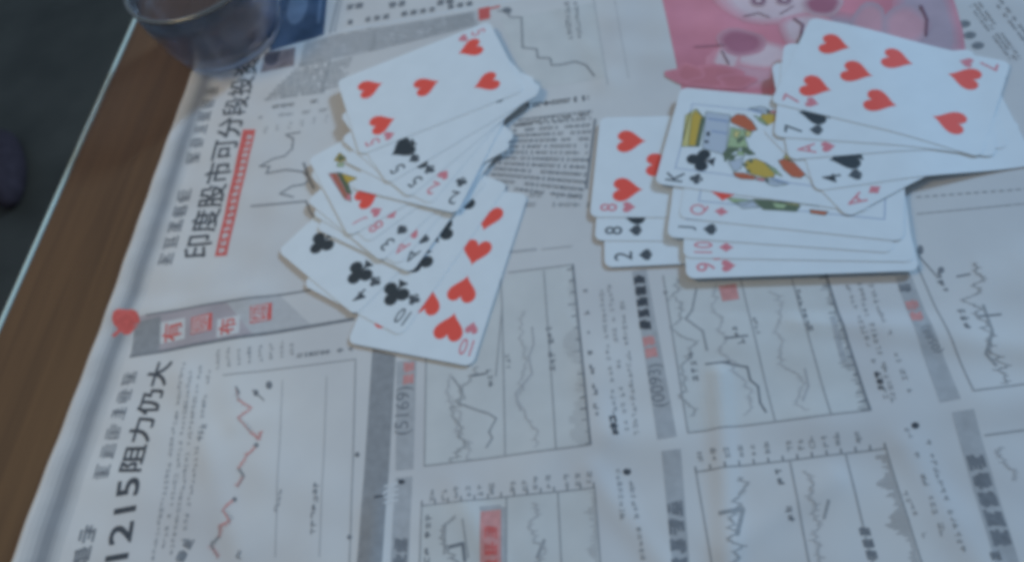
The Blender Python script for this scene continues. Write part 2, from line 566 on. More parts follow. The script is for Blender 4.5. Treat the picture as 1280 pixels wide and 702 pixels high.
# --- pink picture
pic = Print(); pic.quad((826, -6), (1166, -6), (1192, 70), (1120, 130), (852, 112)); pic = pic.build('picture', M['pink'], news, L1)
def mix(a, b, t):
    n = 'mix_%s_%s_%d' % (a, b, round(t * 100))
    if n not in M:
        ca, cb = MIXC[a], MIXC[b]
        M[n] = material('poster_ink', tuple(x + (y - x) * t for x, y in zip(ca, cb)), 0.8, 0.1, 0.12, 40)
    return M[n]
MIXC = {'pink': (0.72, 0.27, 0.31), 'pale': (0.74, 0.54, 0.54), 'mauve': (0.50, 0.37, 0.41), 'maroon': (0.46, 0.17, 0.22), 'red': (0.62, 0.21, 0.23), 'dark': (0.26, 0.12, 0.16), 'rose': (0.68, 0.36, 0.39)}
plev = [0]
def soft(c, rx, ry, ink, ground='pink', rot=0.0, wob=0.05, name='figure_shape'):
    """a printed form with a soft rim: rings of ink from the ground colour to its own"""
    for k, (sc, t) in enumerate(((1.22, .25), (1.08, .5), (.95, .75), (.82, 1.0))):
        q = Print()
        q.blob(c, rx * sc, ry * sc, rot=rot, wob=wob)
        plev[0] += 1
        q.build(name, mix(ground, ink, t), news, L2 + plev[0] * .005)
soft((1160, 30), 34, 60, 'mauve', rot=-.35); soft((1060, 50), 60, 26, 'mauve', rot=.2)
soft((950, 84), 60, 24, 'rose'); soft((965, 4), 58, 24, 'pale'); soft((1008, 40), 30, 18, 'pale')
soft((950, 70), 46, 15, 'pale', rot=.12); soft((908, 76), 13, 22, 'pale', rot=.5)
soft((926, 55), 26, 14, 'maroon', 'rose', rot=.1); soft((1028, 9), 21, 12, 'maroon', 'pale'); soft((1086, 30), 18, 19, 'rose', 'mauve'); soft((1132, 34), 25, 20, 'rose', 'mauve')
soft((884, 97), 40, 12, 'red', 'pink', wob=.12); soft((862, 93), 15, 9, 'red', 'pink', wob=.12); soft((920, 103), 20, 8, 'red', 'pink', wob=.12)
soft((948, 3), 9, 6, 'dark', 'pale'); soft((980, 2), 9, 6, 'dark', 'pale'); soft((948, 3), 4, 2.5, 'pale', 'dark'); soft((980, 2), 4, 2.5, 'pale', 'dark')
p = Print()
p.line([(930, 22), (948, 18), (962, 24)], .6); p.line([(975, 20), (992, 10)], .6); p.line([(992, 26), (1003, 34), (1000, 52), (990, 66)], 1.2)
p.line([(868, 61), (905, 59)], .5); p.line([(902, 66), (911, 82)], .7)
p.line([(1150, 10), (1158, 26), (1157, 46)], 1.3)
p.build('outline', M['pink_dark'], news, L2 + plev[0] * .005 + .02)
# --- far right columns
p = Print()
for c in ((1205, 31), (1212, 45), (1222, 58)): p.blob(c, 8, 4.5, rot=-.05)
p.blob((1249, 98), 9, 6); p.blob((1239, 142), 7, 6); p.line([(1246, 84), (1249, 92)], 2)
p.build('text_heading', M['ink_mid'], news, L2)
p = Print()
p.rows((1208, 8), (1262, 78), (1278, 74), (1226, 4), 3, .5, .12, 2.0)
p.rows((1240, 6), (1290, 70), (1300, 60), (1252, 0), 2, .5, .3, 2.0)
p.build('body_text', M['ink_mid'], news, L2)
p = Print(); p.dash((1146, 247), (1292, 236), .7, 1.5, 1.6); p.dash((1146, 268), (1292, 254), .45, 3, .6); p.build('rule', M['ink_soft'], news, L2)
p = Print(); p.blob((1134, 285), 3, 4); p.blob((1150, 313), 4, 6); p.blob((1176, 338), 4, 4); p.line([(1148, 320), (1170, 345)], .5); p.build('caption', M['ink_mid'], news, L2)

# --- banner with red characters
p = Print(); p.quad((172, 398), (285, 379), (318, 420), (165, 445)); p.build('banner', M['mauve'], news, L1)
p = Print(); p.quad((285, 379), (350, 369), (390, 407), (318, 420)); p.build('banner', M['tint_pale'], news, L1)
p = Print(); p.quad((170, 405), (204, 397), (200, 440), (165, 446)); p.build('banner_end', M['tint_dark'], news, L2)
p = Print(); p.line([(165, 446), (442, 399)], 1.5); p.line([(186, 396), (388, 363)], 0.9); p.build('rule', M['ink_mid'], news, L2)
p = Print(); p.blob((160, 402), 17, 15, wob=.1); p.line([(144, 420), (160, 405)], 2); p.build('red_emblem', M['nred'], news, L2)
def charbox(cx, cy, hw, ch, box_mat, ch_mat, bold=.25):
    q = Print(); q.quad((cx - hw, cy - hw * .78 + 3), (cx + hw, cy - hw * .78 - 3), (cx + hw - 1, cy + hw * .85 - 3), (cx - hw - 1, cy + hw * .85 + 3)); q.build('character_box', box_mat, news, L2)
    q = Print(); q.text(ch, (cx + hw - 6, cy + hw * .72 - 1), (cx + hw - 4, cy - hw * .7 - 1), .95, bold); q.build('character', ch_mat, news, L3 + .07)
charbox(218, 414, 16, '有', M['white_print'], M['nred'])
charbox(255, 406, 13, '圆', M['nred'], M['white_print'], 0)
charbox(288, 409, 14, '布', M['white_print'], M['nred'])
charbox(328, 392, 13, '圈', M['nred'], M['white_print'], 0)

# --- left lower chart
p = Print()
p.line([(281, 470), (445, 449)], .5); p.line([(445, 449), (438, 720)], .5); p.line(c3((705, 250), (690, 690)), .25); p.line(c3((815, 240), (800, 690)), .25)
p.build('chart_frame', M['ink_soft'], news, L2)
p = Print()
for k, x in enumerate(range(272, 372, 13)):
    y = 462 - k * 2.6
    p.glyphs((x + 5, y), (x + 5, y - 26 + k), 1.9, .12, wd=.16)
p.build('axis_figures', M['ink_soft'], news, L2)
p = Print(); p.rows((364, 450), (440, 440), (439, 432), (363, 442), 1, .6, .25, 2.5); p.build('axis_caption', M['ink_mid'], news, L2)
pts = c3((592, 268), (598, 300), (630, 320), (598, 345), (628, 380), (648, 398), (655, 378)); pts2 = c3((642, 415), (618, 440), (598, 470), (612, 490), (596, 515)); pts3 = c3((588, 548), (562, 575), (580, 602), (556, 612), (552, 640), (530, 660), (548, 690))
p = Print(); p.line(pts, .6); p.line(pts2[:3], .6); p.line(pts3[:4], .6); p.build('chart_line', M['nred_soft'], news, L2)
p = Print(); p.line(pts2[2:], .8); p.line(pts3[3:], .7); p.line(c3((592, 268), (600, 285)), .7); p.blob(c3((640, 282))[0], 3, 4); p.blob(c3((672, 262))[0], 4, 5); p.blob(c3((590, 548))[0], 3, 3); p.blob(c3((642, 412))[0], 3, 3); p.line(c3((632, 275), (660, 300)), .5); p.build('chart_mark', M['ink_mid'], news, L2)
p = Print()
p.glyphs((256, 552), (262, 528), 2.4, .1, wd=.14); p.glyphs((350, 640), (355, 612), 2.0, .1); p.glyphs((396, 668), (402, 598), 2.6, .15, wd=.15, skip=.15)
p.glyphs((232, 704), (248, 672), 4.4, .1, wd=.15); p.blob((447, 568), 3, 3); p.blob((438, 671), 3, 3)
p.glyphs((305, 700), (312, 685), 3.0, .1)
p.build('caption', M['ink_mid'], news, L2)
p = Print()
for i, x in enumerate((0, 11, 22, 34)):
    p.glyphs((196 + x, 700), (236 + x * .9, 452 + i * 3), 2.0, .15, wd=.14, skip=.15)
p.build('body_text', M['ink_soft'], news, L2)

# --- fold strip and grey bars
p = Print(); p.quad((466, 436), (495, 444), (479, 720), (447, 720)); p.build('grey_strip', M['tint_dark'], news, L1)
p = Print()
for k in range(4): p.line([(482, 608 + k * 7), (498, 604 + k * 7)], .8)
p.line([(480, 618), (497, 602)], .8)
p.build('white_ornament', M['white_print'], news, L2)
p = Print(); p.line([(470, 622), (480, 620)], .9); p.blob((502, 602), 5, 3); p.build('strip_mark', M['ink'], news, L2)
bars = [((496, 452), (521, 450), (517, 586), (495, 588)), ((495, 597), (516, 595), (511, 720), (489, 720)),
        ((790, 340), (808, 336), (846, 547), (822, 551)), ((827, 565), (851, 562), (863, 720), (842, 720)),
        ((1119, 347), (1138, 343), (1199, 500), (1173, 505)), ((1188, 517), (1215, 513), (1276, 720), (1246, 720))]
for b in bars:
    p = Print(); p.quad(*b); p.build('grey_bar', M['tint'], news, L1)
def bar_text(mat, p0, p1, s, name='bar_lettering', wd=.15):
    q = Print()
    if isinstance(s, str): q.text(s, p0, p1, 1.0, 0)
    else: q.glyphs(p0, p1, s, .1, wd=wd)
    q.build(name, mat, news, L2)
bar_text(M['ink_mid'], (516, 542), (518, 482), '(5169)')
bar_text(M['nred_soft'], (518, 480), (519, 452), 5.0)
bar_text(M['ink_mid'], (509, 712), (513, 655), 5.4)
bar_text(M['ink'], (815, 412), (805, 338), 4.8, wd=.18)
bar_text(M['nred_soft'], (823, 447), (816, 413), 4.8, wd=.2)
bar_text(M['ink_mid'], (838, 508), (829, 455), '(0093)')
bar_text(M['ink_mid'], (861, 716), (852, 612), 5.6, wd=.18)
bar_text(M['ink_mid'], (1140, 366), (1135, 346), 4.4, wd=.2)
bar_text(M['nred_soft'], (1155, 402), (1143, 366), 4.6, wd=.2)
bar_text(M['ink_mid'], (1180, 440), (1161, 408), '(0588)')
bar_text(M['ink_mid'], (1264, 684), (1228, 570), 5.6, wd=.2)

# --- chart boxes
def chart(lines, name='chart_frame', wd=.55, mat='ink_soft'):
    q = Print()
    for l in lines: q.line(l, wd)
    q.build(name, M[mat], news, L2)
chart([[(533, 440), (531, 582), (739, 558)], [(628, 384), (632, 571)], [(680, 339), (696, 562)], [(636, 341), (717, 331)], [(620, 470), (628, 384), (626, 345)]])
chart([[(716, 331), (739, 558)]], wd=.9, mat='ink_mid')
chart([[(525, 720), (528, 632), (744, 611), (752, 720)], [(634, 622), (634, 720)], [(698, 616), (703, 720)]])
chart([[(829, 345), (860, 542), (1086, 515)], [(926, 350), (968, 528)], [(990, 350), (1037, 520)]])
chart([[(1032, 343), (1086, 515)]], wd=.9, mat='ink_mid')
chart([[(892, 720), (870, 590), (1106, 562), (1156, 720)], [(987, 578), (1014, 720)], [(1056, 569), (1094, 720)]])
chart([[(1140, 318), (1215, 490), (1300, 478)]])
chart([[(1230, 545), (1300, 535)]])
p = Print()
p.quad((533, 440), (531, 582), (739, 558), (716, 332), (640, 342)); p.build('chart_ground', M['tint_warm'], news, .03)
p = Print(); p.quad((528, 632), (744, 611), (752, 720), (525, 720)); p.build('chart_ground', M['tint_warm'], news, .03)
p = Print(); p.quad((829, 345), (860, 542), (1086, 515), (1032, 343)); p.build('chart_ground', M['tint_warm'], news, .03)
# tick marks
p = Print()
for k in range(16):
    t = k / 15
    x, y = 717 + 22 * t, 336 + 220 * t
    p.line([(x, y), (x - (4 + 7 * random.random()), y + 1)], .5)
    x, y = 1034 + 51 * t, 346 + 168 * t
    p.line([(x, y), (x - (4 + 8 * random.random()), y + 1.4)], .5)
for k in range(14):
    t = k / 13
    x, y = 528 + 215 * t, 632 - 21 * t
    p.line([(x, y), (x, y - 6)], .5)
    x, y = 870 + 235 * t, 590 - 28 * t
    p.line([(x, y), (x - 1, y - 6)], .5)
p.build('axis_ticks', M['ink_mid'], news, L2)
p = Print()
for k, x in enumerate((538, 554, 569, 584, 599, 613, 640, 655, 669, 684, 706, 720, 735)):
    y = 626 - (x - 538) * .1
    p.glyphs((x + 6, y), (x + 6, y - 20), 2.2, .12, wd=.17)
for k, x in enumerate((875, 892, 908, 925, 941, 958, 986, 1000, 1014, 1030, 1045, 1072)):
    y = 578 - (x - 875) * .115
    p.glyphs((x + 5, y), (x + 2, y - 17), 2.1, .12, wd=.16)
p.build('axis_figures', M['ink_soft'], news, L2)
# faint price curves
def curve(pts, mat='tint', wd=1.0):
    q = Print(); q.line(pts, wd); q.build('chart_line', M[mat], news, L2)
curve(c8((160, 392), (190, 432), (180, 470), (240, 492), (268, 500), (292, 515), (270, 555), (280, 575), (262, 602)), 'ink_soft', .8)
curve(c8((400, 240), (405, 290), (390, 330), (400, 380), (350, 440), (365, 490)), 'tint', .8)
curve(c5((95, 60), (85, 110), (70, 130), (110, 160), (120, 205)), 'ink_soft', .9)
curve(c5((160, 235), (215, 245), (222, 275), (240, 290), (245, 330), (258, 352)), 'ink_mid', .8)
curve(c5((350, 250), (358, 290), (345, 325)), 'tint', .8)
curve(c5((150, 590), (205, 580), (190, 640)), 'ink_soft', 1.4)
curve(c5((770, 100), (790, 160), (775, 215), (800, 240)), 'ink_soft', 1.0)
curve(c4((270, 680), (275, 590)), 'ink_soft', .6); curve(c4((325, 580), (340, 690)), 'ink_soft', .6); curve(c4((285, 660), (325, 650), (330, 700)), 'ink_mid', 1.2)
curve(c4((560, 640), (540, 690)), 'ink_soft', 1.2)
curve(c5((405, 560), (395, 600)), 'ink_soft', .9); curve(c5((415, 130), (440, 230)), 'tint', 2.0)
def prices(p0, p1, n, dev, mat, wd=.35, seed=1):
    """a jagged daily price line with its little bars, from p0 to p1 (pixels)"""
    rr = random.Random(seed)
    q = Print()
    A, B = at(*p0), at(*p1)
    d = (B - A); nn = Vector((-d.y, d.x)).normalized()
    v, prev = 0.0, None
    for i in range(n):
        v = v * .93 + rr.uniform(-1, 1) * dev * .42
        pt = A + d * (i / (n - 1)) + nn * v
        if prev is not None: q.line([prev, pt], wd, True)
        q.line([pt - nn * rr.uniform(.2, 1.4), pt + nn * rr.uniform(.2, 1.4)], wd * .8, True)
        prev = pt
    q.build('price_line', M[mat], news, L2)['kind'] = 'stuff'
def volumes(p0, p1, n, hmax, mat, seed=1):
    rr = random.Random(seed)
    q = Print()
    A, B = at(*p0), at(*p1)
    d = (B - A); nn = Vector((-d.y, d.x)).normalized()
    k = .5
    for i in range(n):
        k = min(1, max(.12, k + rr.uniform(-.3, .3)))
        pt = A + d * (i / (n - 1))
        q.line([pt, pt + nn * hmax * k], .28, True)
    q.build('volume_bars', M[mat], news, L2)['kind'] = 'stuff'
prices((560, 575), (600, 460), 46, 5.0, 'ink_soft', seed=3); prices((668, 560), (652, 390), 40, 4.0, 'tint', seed=4); volumes((738, 556), (717, 338), 70, 7.0, 'tint', 5)
prices((585, 575), (560, 470), 36, 3.0, 'tint', seed=13)
prices((870, 520), (846, 350), 50, 6.0, 'ink_soft', seed=6); prices((930, 520), (880, 360), 50, 4.0, 'tint', seed=7); prices((1002, 515), (962, 365), 40, 4.0, 'tint', seed=8); volumes((1084, 512), (1034, 348), 70, 8.0, 'tint_dark', 9)
prices((580, 715), (575, 645), 30, 5.0, 'ink_soft', seed=10); prices((668, 715), (664, 630), 30, 4.0, 'tint', seed=11); volumes((748, 715), (744, 616), 40, 6.0, 'tint', 12)
prices((925, 715), (905, 600), 36, 6.0, 'ink_soft', seed=14); prices((1040, 715), (1010, 590), 36, 4.0, 'tint', seed=15); volumes((1150, 712), (1108, 570), 50, 7.0, 'tint_dark', 16)
prices((1255, 480), (1225, 330), 50, 6.0, 'ink_soft', seed=17); prices((1262, 600), (1250, 560), 14, 3.0, 'tint', seed=18)
for ci, path in enumerate((pts, pts2, pts3)):
    for cj, (qa, qb) in enumerate(zip(path, path[1:])):
        prices(qa, qb, 6, .7, 'nred_soft' if (ci + cj) % 3 else 'ink_soft', .3, seed=30 + ci * 10 + cj)
# little captions inside and beside the boxes
p = Print()
p.glyphs((617, 483), (615, 455), 2.6, .1, wd=.14); p.glyphs((640, 460), (636, 437), 2.2, .1)
p.glyphs((696, 463), (690, 403), 2.7, .1, wd=.17, skip=.1)
for k in range(7): p.glyphs((735 + k * 2.6, 366 + k * 26), (734 + k * 2.6, 356 + k * 26 - (k > 3) * 6), 2.4, .1, wd=.15)
p.glyphs((932, 430), (920, 404), 2.8, .1, wd=.15); p.glyphs((876, 476), (868, 442), 2.8, .1, wd=.15)
p.glyphs((952, 418), (944, 392), 1.9, .1); p.glyphs((1016, 416), (1000, 358), 2.7, .1, wd=.17, skip=.15); p.glyphs((840, 375), (834, 358), 2.6, .1)
p.glyphs((994, 652), (975, 583), 2.7, .2, wd=.17, skip=.25); p.glyphs((1098, 700), (1086, 660), 3.4, .1, wd=.2)
p.glyphs((1252, 702), (1246, 688), 3.4, .1)
p.glyphs((1187, 365), (1174, 338), 2.8, .1, wd=.16); p.glyphs((1214, 412), (1204, 385), 2.8, .1, wd=.16); p.line([(1196, 346), (1212, 343)], .7); p.line([(1222, 397), (1250, 394)], .7)
p.line([(906, 424), (934, 421)], .8); p.line([(882, 456), (912, 453)], .8); p.line([(590, 470), (607, 467)], .8)
p.glyphs((539, 672), (541, 640), 2.6, .15, wd=.16); p.glyphs((538, 704), (540, 684), 2.6, .15, wd=.16); p.glyphs((766, 660), (763, 652), 3, .1)
p.build('caption', M['ink_mid'], news, L2)
p = Print()
p.glyphs((776, 545), (754, 355), 2.1, .15, wd=.12, skip=.1)
p.glyphs((1110, 500), (1062, 352), 2.1, .12, wd=.12, skip=.2)
p.build('text_column', M['ink_soft'], news, L2)
p = Print()
p.glyphs((788, 548), (764, 350), 2.1, .12, wd=.12, skip=.25); p.glyphs((800, 545), (780, 370), 2.1, .12, wd=.12, skip=.2)
p.glyphs((783, 650), (776, 583), 2.1, .12, wd=.12, skip=.2); p.glyphs((808, 700), (790, 585), 2.1, .12, wd=.12, skip=.2)
p.glyphs((1120, 505), (1076, 352), 2.1, .12, wd=.12, skip=.22); p.glyphs((1142, 500), (1090, 350), 2.1, .12, wd=.12, skip=.22)
p.glyphs((1185, 680), (1135, 535), 2.1, .12, wd=.12, skip=.2); p.glyphs((1206, 690), (1158, 540), 2.1, .12, wd=.12, skip=.22); p.glyphs((1170, 690), (1125, 600), 2.1, .12, wd=.12, skip=.22)
p.build('text_column', M['ink_soft'], news, L2)
p = Print(); p.blob((784, 590), 5, 4); p.blob((1142, 534), 5, 4); p.glyphs((774, 545), (770, 522), 2.4, .05, wd=.25); p.glyphs((1106, 490), (1100, 466), 2.4, .05, wd=.25); p.build('column_mark', M['ink'], news, L2 + .02)
p = Print(); p.quad((602, 640), (627, 637), (628, 720), (601, 720)); p.build('red_panel', M['nred_soft'], news, L2)
p = Print(); p.quad((627, 634), (634, 634), (634, 720), (628, 720)); p.quad((600, 634), (627, 631), (627, 637), (602, 640)); p.build('grey_bar', M['tint'], news, L1)
p = Print(); p.glyphs((624, 716), (623, 642), 5.0, .12, wd=.13); p.build('panel_lettering', M['nred'], news, L3)
p = Print(); p.quad((898, 358), (920, 355), (924, 374), (903, 377)); p.build('red_panel', M['nred_soft'], news, L2)
p = Print(); p.line([(632, 316), (670, 312)], 1.2); p.line([(678, 312), (715, 308)], .6); p.build('rule', M['tint'], news, L2)

# ------------------------------------------------------------------ playing cards
CW, CH, CT = 58.0, 88.0, 0.24
def rounded(wd, ht, r, n=6):
    pts = []
    for cx, cy, a0 in ((wd - r, r, -90), (wd - r, ht - r, 0), (r, ht - r, 90), (r, r, 180)):
        for i in range(n + 1):
            a = math.radians(a0 + 90 * i / n)
            pts.append((cx + r * math.cos(a), cy + r * math.sin(a)))
    return pts
# card frame: x to the right, y DOWN the card; stored as local (x, -y)
def card_mesh():
    bm = bmesh.new()
    pts = rounded(CW, CH, 3.6)
    top = [bm.verts.new((x * MM, -y * MM, CT * MM)) for x, y in pts]
    bot = [bm.verts.new((x * MM, -y * MM, 0)) for x, y in pts]
    bm.faces.new(top); bm.faces.new(bot[::-1])
    for i in range(len(pts)):
        j = (i + 1) % len(pts)
        bm.faces.new((top[i], bot[i], bot[j], top[j]))
    bmesh.ops.recalc_face_normals(bm, faces=bm.faces[:])
    me = bpy.data.meshes.new('card')
    bm.to_mesh(me); bm.free()
    me.materials.append(M['card'])
    return me
CARD = card_mesh()

def suit_polys(s):
    """outlines (unit height, centred, y up)"""
    out = []
    if s == 'h':
        pts = []
        for i in range(40):
            t = 2 * math.pi * i / 40
            pts.append((16 * math.sin(t) ** 3 / 34, (13 * math.cos(t) - 5 * math.cos(2 * t) - 2 * math.cos(3 * t) - math.cos(4 * t) + 2.5) / 30))
        out.append(pts)
    elif s == 'd':
        pts = []
        c = [(0, .5), (.38, 0), (0, -.5), (-.38, 0)]
        for (x0, y0), (x1, y1) in zip(c, c[1:] + c[:1]):
            for k in range(4):
                t = k / 4
                x, y = x0 + (x1 - x0) * t, y0 + (y1 - y0) * t
                q = 1 - .28 * t * (1 - t)
                pts.append((x * q, y * q))
        out.append(pts)
    elif s == 's':
        pts = []
        for i in range(40):
            t = 2 * math.pi * i / 40
            pts.append((16 * math.sin(t) ** 3 / 34, -(13 * math.cos(t) - 5 * math.cos(2 * t) - 2 * math.cos(3 * t) - math.cos(4 * t) + 2.5) / 33 + .05))
        out.append(pts)
        out.append([(0, -.1), (.05, -.3), (.2, -.48), (-.2, -.48), (-.05, -.3)])
    else:
        for cx, cy in ((0, .24), (-.25, -.08), (.25, -.08)):
            out.append([(cx + .225 * math.cos(2 * math.pi * i / 20), cy + .225 * math.sin(2 * math.pi * i / 20)) for i in range(20)])
        out.append([(-.13, .1), (-.12, -.12), (.12, -.12), (.13, .1)])
        out.append([(0, .1), (.05, -.28), (.2, -.48), (-.2, -.48), (-.05, -.28)])
    return out
_sm = {}
def suit_mesh(s, hgt, mat):
    key = (s, hgt, mat)
    if key not in _sm:
        bm = bmesh.new()
        for k, pl in enumerate(suit_polys(s)):
            vs = [bm.verts.new((x * hgt * MM, y * hgt * MM, k * 0.004 * MM)) for x, y in pl]
            f = bm.faces.new(vs)
            f.normal_update()
            if f.normal.z < 0: f.normal_flip()
        me = bpy.data.meshes.new('pip')
        bm.to_mesh(me); bm.free()
        me.materials.append(M[mat])
        _sm[key] = me
    return _sm[key]
_nm = {}
def num_mesh(s, mat):
    key = (s, mat)
    if key not in _nm:
        v, f = text_mesh(s, 0.004)
        xs = [a for a, b in v]; ys = [b for a, b in v]
        cx, cy = (min(xs) + max(xs)) / 2, (min(ys) + max(ys)) / 2
        k = 7.6 / (max(ys) - min(ys))
        kx = min(k * 0.9, 5.6 / (max(xs) - min(xs)))
        me = bpy.data.meshes.new('corner_index')
        me.from_pydata([((a - cx) * kx * MM, (b - cy) * k * MM, 0) for a, b in v], [], f)
        me.materials.append(M[mat])
        _nm[key] = me
    return _nm[key]

COLS = (15.0, 29.0, 43.0)
LAY = {'A': [(1, 44)], '2': [(1, 16), (1, 72)], '3': [(1, 16), (1, 44), (1, 72)],
       '4': [(0, 16), (2, 16), (0, 72), (2, 72)], '5': [(0, 16), (2, 16), (0, 72), (2, 72), (1, 44)],
       '7': [(0, 16), (2, 16), (0, 44), (2, 44), (0, 72), (2, 72), (1, 30)],
       '8': [(0, 16), (2, 16), (0, 44), (2, 44), (0, 72), (2, 72), (1, 30), (1, 58)],
       '9': [(0, 16), (2, 16), (0, 34.7), (2, 34.7), (0, 53.3), (2, 53.3), (0, 72), (2, 72), (1, 44)],
       '10': [(0, 16), (2, 16), (0, 34.7), (2, 34.7), (0, 53.3), (2, 53.3), (0, 72), (2, 72), (1, 26), (1, 62)],
       '': []}
PZ = (CT + 0.02) * MM
def child(name, me, parent, x, y, rot=0.0, dz=0.0):
    o = bpy.data.objects.new(name, me)
    COL.objects.link(o)
    o.parent = parent
    o.location = (x * MM, -y * MM, PZ + dz * MM)
    o.rotation_euler = (0, 0, rot)
    return o

def card(rank, suit, anchor, px, ang, level, label, group, z0=1.2):
    """anchor: point of the card frame (mm) seen at photo pixel px; ang: direction (deg) down the card; level: place in the pile"""
    z = (2.0 if group == GR and level > 2 else z0) + 0.275 * level
    wpt = at(px[0], px[1], z + CT)
    a = math.radians(ang)
    d = Vector((math.cos(a), math.sin(a)))         # down the card
    r = Vector((-d.y, d.x))                        # to the right of the card
    org = wpt - r * anchor[0] - d * anchor[1]
    o = bpy.data.objects.new('playing_card', CARD)
    COL.objects.link(o)
    o.location = (org.x * MM, org.y * MM, z * MM)
    o.rotation_euler = (0, 0, math.atan2(r.y, r.x))
    tag(o, label, 'playing card', group)
    XF[o.name] = (org, r, d, z + CT)
    red = suit in 'hd'
    pm, im = ('red', 'pale_red') if red else ('black', 'grey_index')
    for c, y in LAY.get(rank, []):
        big = 26.0 if (rank == 'A' and suit == 's') else 14.0
        child('pip', suit_mesh(suit, big, pm), o, COLS[c], y, math.pi if y > 44.5 else 0)
    for sx, sy, rt in ((5.2, 8, 0), (CW - 5.2, CH - 8, math.pi)) if rank else ():
        child('corner_index', num_mesh(rank, im), o, sx, sy, rt)
    for sx, sy, rt in ((5.4, 17.2, 0), (CW - 5.4, CH - 17.2, math.pi)):
        child('corner_suit', suit_mesh(suit, 6.0, im), o, sx, sy, rt)
    o['_r'] = 0
    del o['_r']
    return o

def face(o, shapes, name='court_picture', frame=True):
    """the printed picture of a court card: shapes = [(material, [(x,y)...]), ...] in the card frame (mm)"""
    for k, (mt, pts) in enumerate(shapes):
        bm = bmesh.new()
        f = bm.faces.new([bm.verts.new((x * MM, -y * MM, 0)) for x, y in pts])
        f.normal_update()
        if f.normal.z < 0: f.normal_flip()
        me = bpy.data.meshes.new(name)
        bm.to_mesh(me); bm.free()
        me.materials.append(M[mt])
        child(name, me, o, 0, 0, 0, 0.0006 * (k % 40))
    bm = bmesh.new()
    for k, (mt, pts) in enumerate(shapes):
        if mt in ('black', 'blue'): continue
        P = [Vector(q) for q in pts]
        for a, b in zip(P, P[1:] + P[:1]):
            if (b - a).length < .1: continue
            d = (b - a).normalized(); n = Vector((-d.y, d.x)) * .16
            f = bm.faces.new([bm.verts.new((q.x * MM, -q.y * MM, 0)) for q in (a - n, b - n, b + n, a + n)])
            f.normal_update()
            if f.normal.z < 0: f.normal_flip()
    me = bpy.data.meshes.new('picture_outline')
    bm.to_mesh(me); bm.free()
    me.materials.append(M['olive'])
    child('picture_outline', me, o, 0, 0, 0, 0.028)['kind'] = 'stuff'
    if frame:
        bm = bmesh.new()
        x0, x1, y0, y1, t = 9.5, CW - 9.5, 7.0, CH - 7.0, 0.45
        for a, b, c, d in ((x0, x1, y0, y0 + t), (x0, x1, y1 - t, y1), (x0, x0 + t, y0 + t, y1 - t), (x1 - t, x1, y0 + t, y1 - t)):
            vs = [bm.verts.new(v) for v in ((a * MM, -c * MM, 0), (b * MM, -c * MM, 0), (b * MM, -d * MM, 0), (a * MM, -d * MM, 0))]
            f = bm.faces.new(vs); f.normal_update()
            if f.normal.z < 0: f.normal_flip()
        me = bpy.data.meshes.new('picture_frame')
        bm.to_mesh(me); bm.free()
        me.materials.append(M['blue'])
        child('picture_frame', me, o, 0, 0)

N = (5.2, 8.0)
XF = {}
def on(o, px):
    """photo pixel -> card frame"""
    org, r, d, z = XF[o.name]
    v = at(px[0], px[1], z) - org
    return (v.dot(r), v.dot(d))
GL, GR = 'cards fanned out on the left of the newspaper', 'cards fanned out on the right of the newspaper'
# left pile, from the bottom up
card('10', 'h', (0, 0), (590, 458), 71.5, 0, 'ten of hearts, bottom card of the left fan, nearest the camera', GL)
card('10', 'c', (0, 0), (501, 420), 55.5, 1, 'ten of clubs resting on the ten of hearts', GL)
card('4', 'c', (0, 0), (444, 394), 45.5, 2, 'four of clubs lying on the ten of clubs', GL)
card('A', 's', N, (515, 319), 56, 5, 'ace of spades, black A beside the red ace in the left fan', GL)
card('A', 'h', N, (502, 309), 51, 6, 'ace of hearts between the ace of spades and the three in the left fan', GL)
card('3', 's', N, (484, 305), 44, 7, 'three of spades in the left lower fan', GL)
card('8', 'd', N, (470, 283), 35, 8, 'eight of diamonds tucked under the jack of hearts', GL)
jk = card('J', 'h', N, (450, 276), 26, 9, 'jack of hearts with gold and red court picture, top of the left lower fan', GL)
card('2', 'c', N, (567, 247), 65, 11, 'two of clubs, lowest numbered card of the left upper fan', GL)
card('2', 'h', N, (541, 235), 52, 12, 'two of hearts between the five and the two of clubs', GL)
card('5', 'c', N, (519, 227), 40, 13, 'five of clubs under the five of spades', GL)
card('5', 's', N, (497, 211), 29, 14, 'five of spades under the five of hearts', GL)
card('5', 'h', (0, 0), (450, 194), 16.5, 15, 'five of hearts, topmost card of the left fan', GL)
# right pile, from the bottom up
BENT = []
card('2', 's', N, (779, 320), -6, 0, 'two of spades under the eight of spades', GR)
card('8', 's', N, (767, 288), -10, 1, 'eight of spades between the eight of hearts and the two', GR)
card('8', 'h', (0, 0), (737, 271), -10.5, 2, 'eight of hearts lying beside the king of clubs', GR)
card('9', 'h', (0, 0), (858, 348), -6.5, 3, 'red nine, lowest card edge under the ten of diamonds', GR)
card('10', 'd', N, (879, 309), -10.5, 4, 'ten of diamonds under the jack of spades', GR)
jk2 = card('J', 's', N, (859, 285), -14.5, 5, 'jack of spades under the queen of diamonds', GR)
qd = card('Q', 'd', N, (874, 262), -17.5, 6, 'queen of diamonds just under the king of clubs', GR)
kc = card('K', 'c', (0, 0), (818, 229), -20.5, 7, 'king of clubs with a coloured court picture', GR)
BENT.append(card('A', 'd', N, (1070, 250), 23.5, 8, 'red ace slanting over the king and queen, lowest of the right upper fan', GR))
BENT.append(card('4', 's', N, (1040, 223), 0, 9, 'four of spades over the slanting red ace', GR))
BENT.append(card('A', 'h', N, (1008, 186), -5, 10, 'ace of hearts under the seven of spades', GR))
BENT.append(card('7', 's', N, (992, 161), -17, 11, 'seven of spades just under the seven of hearts', GR))
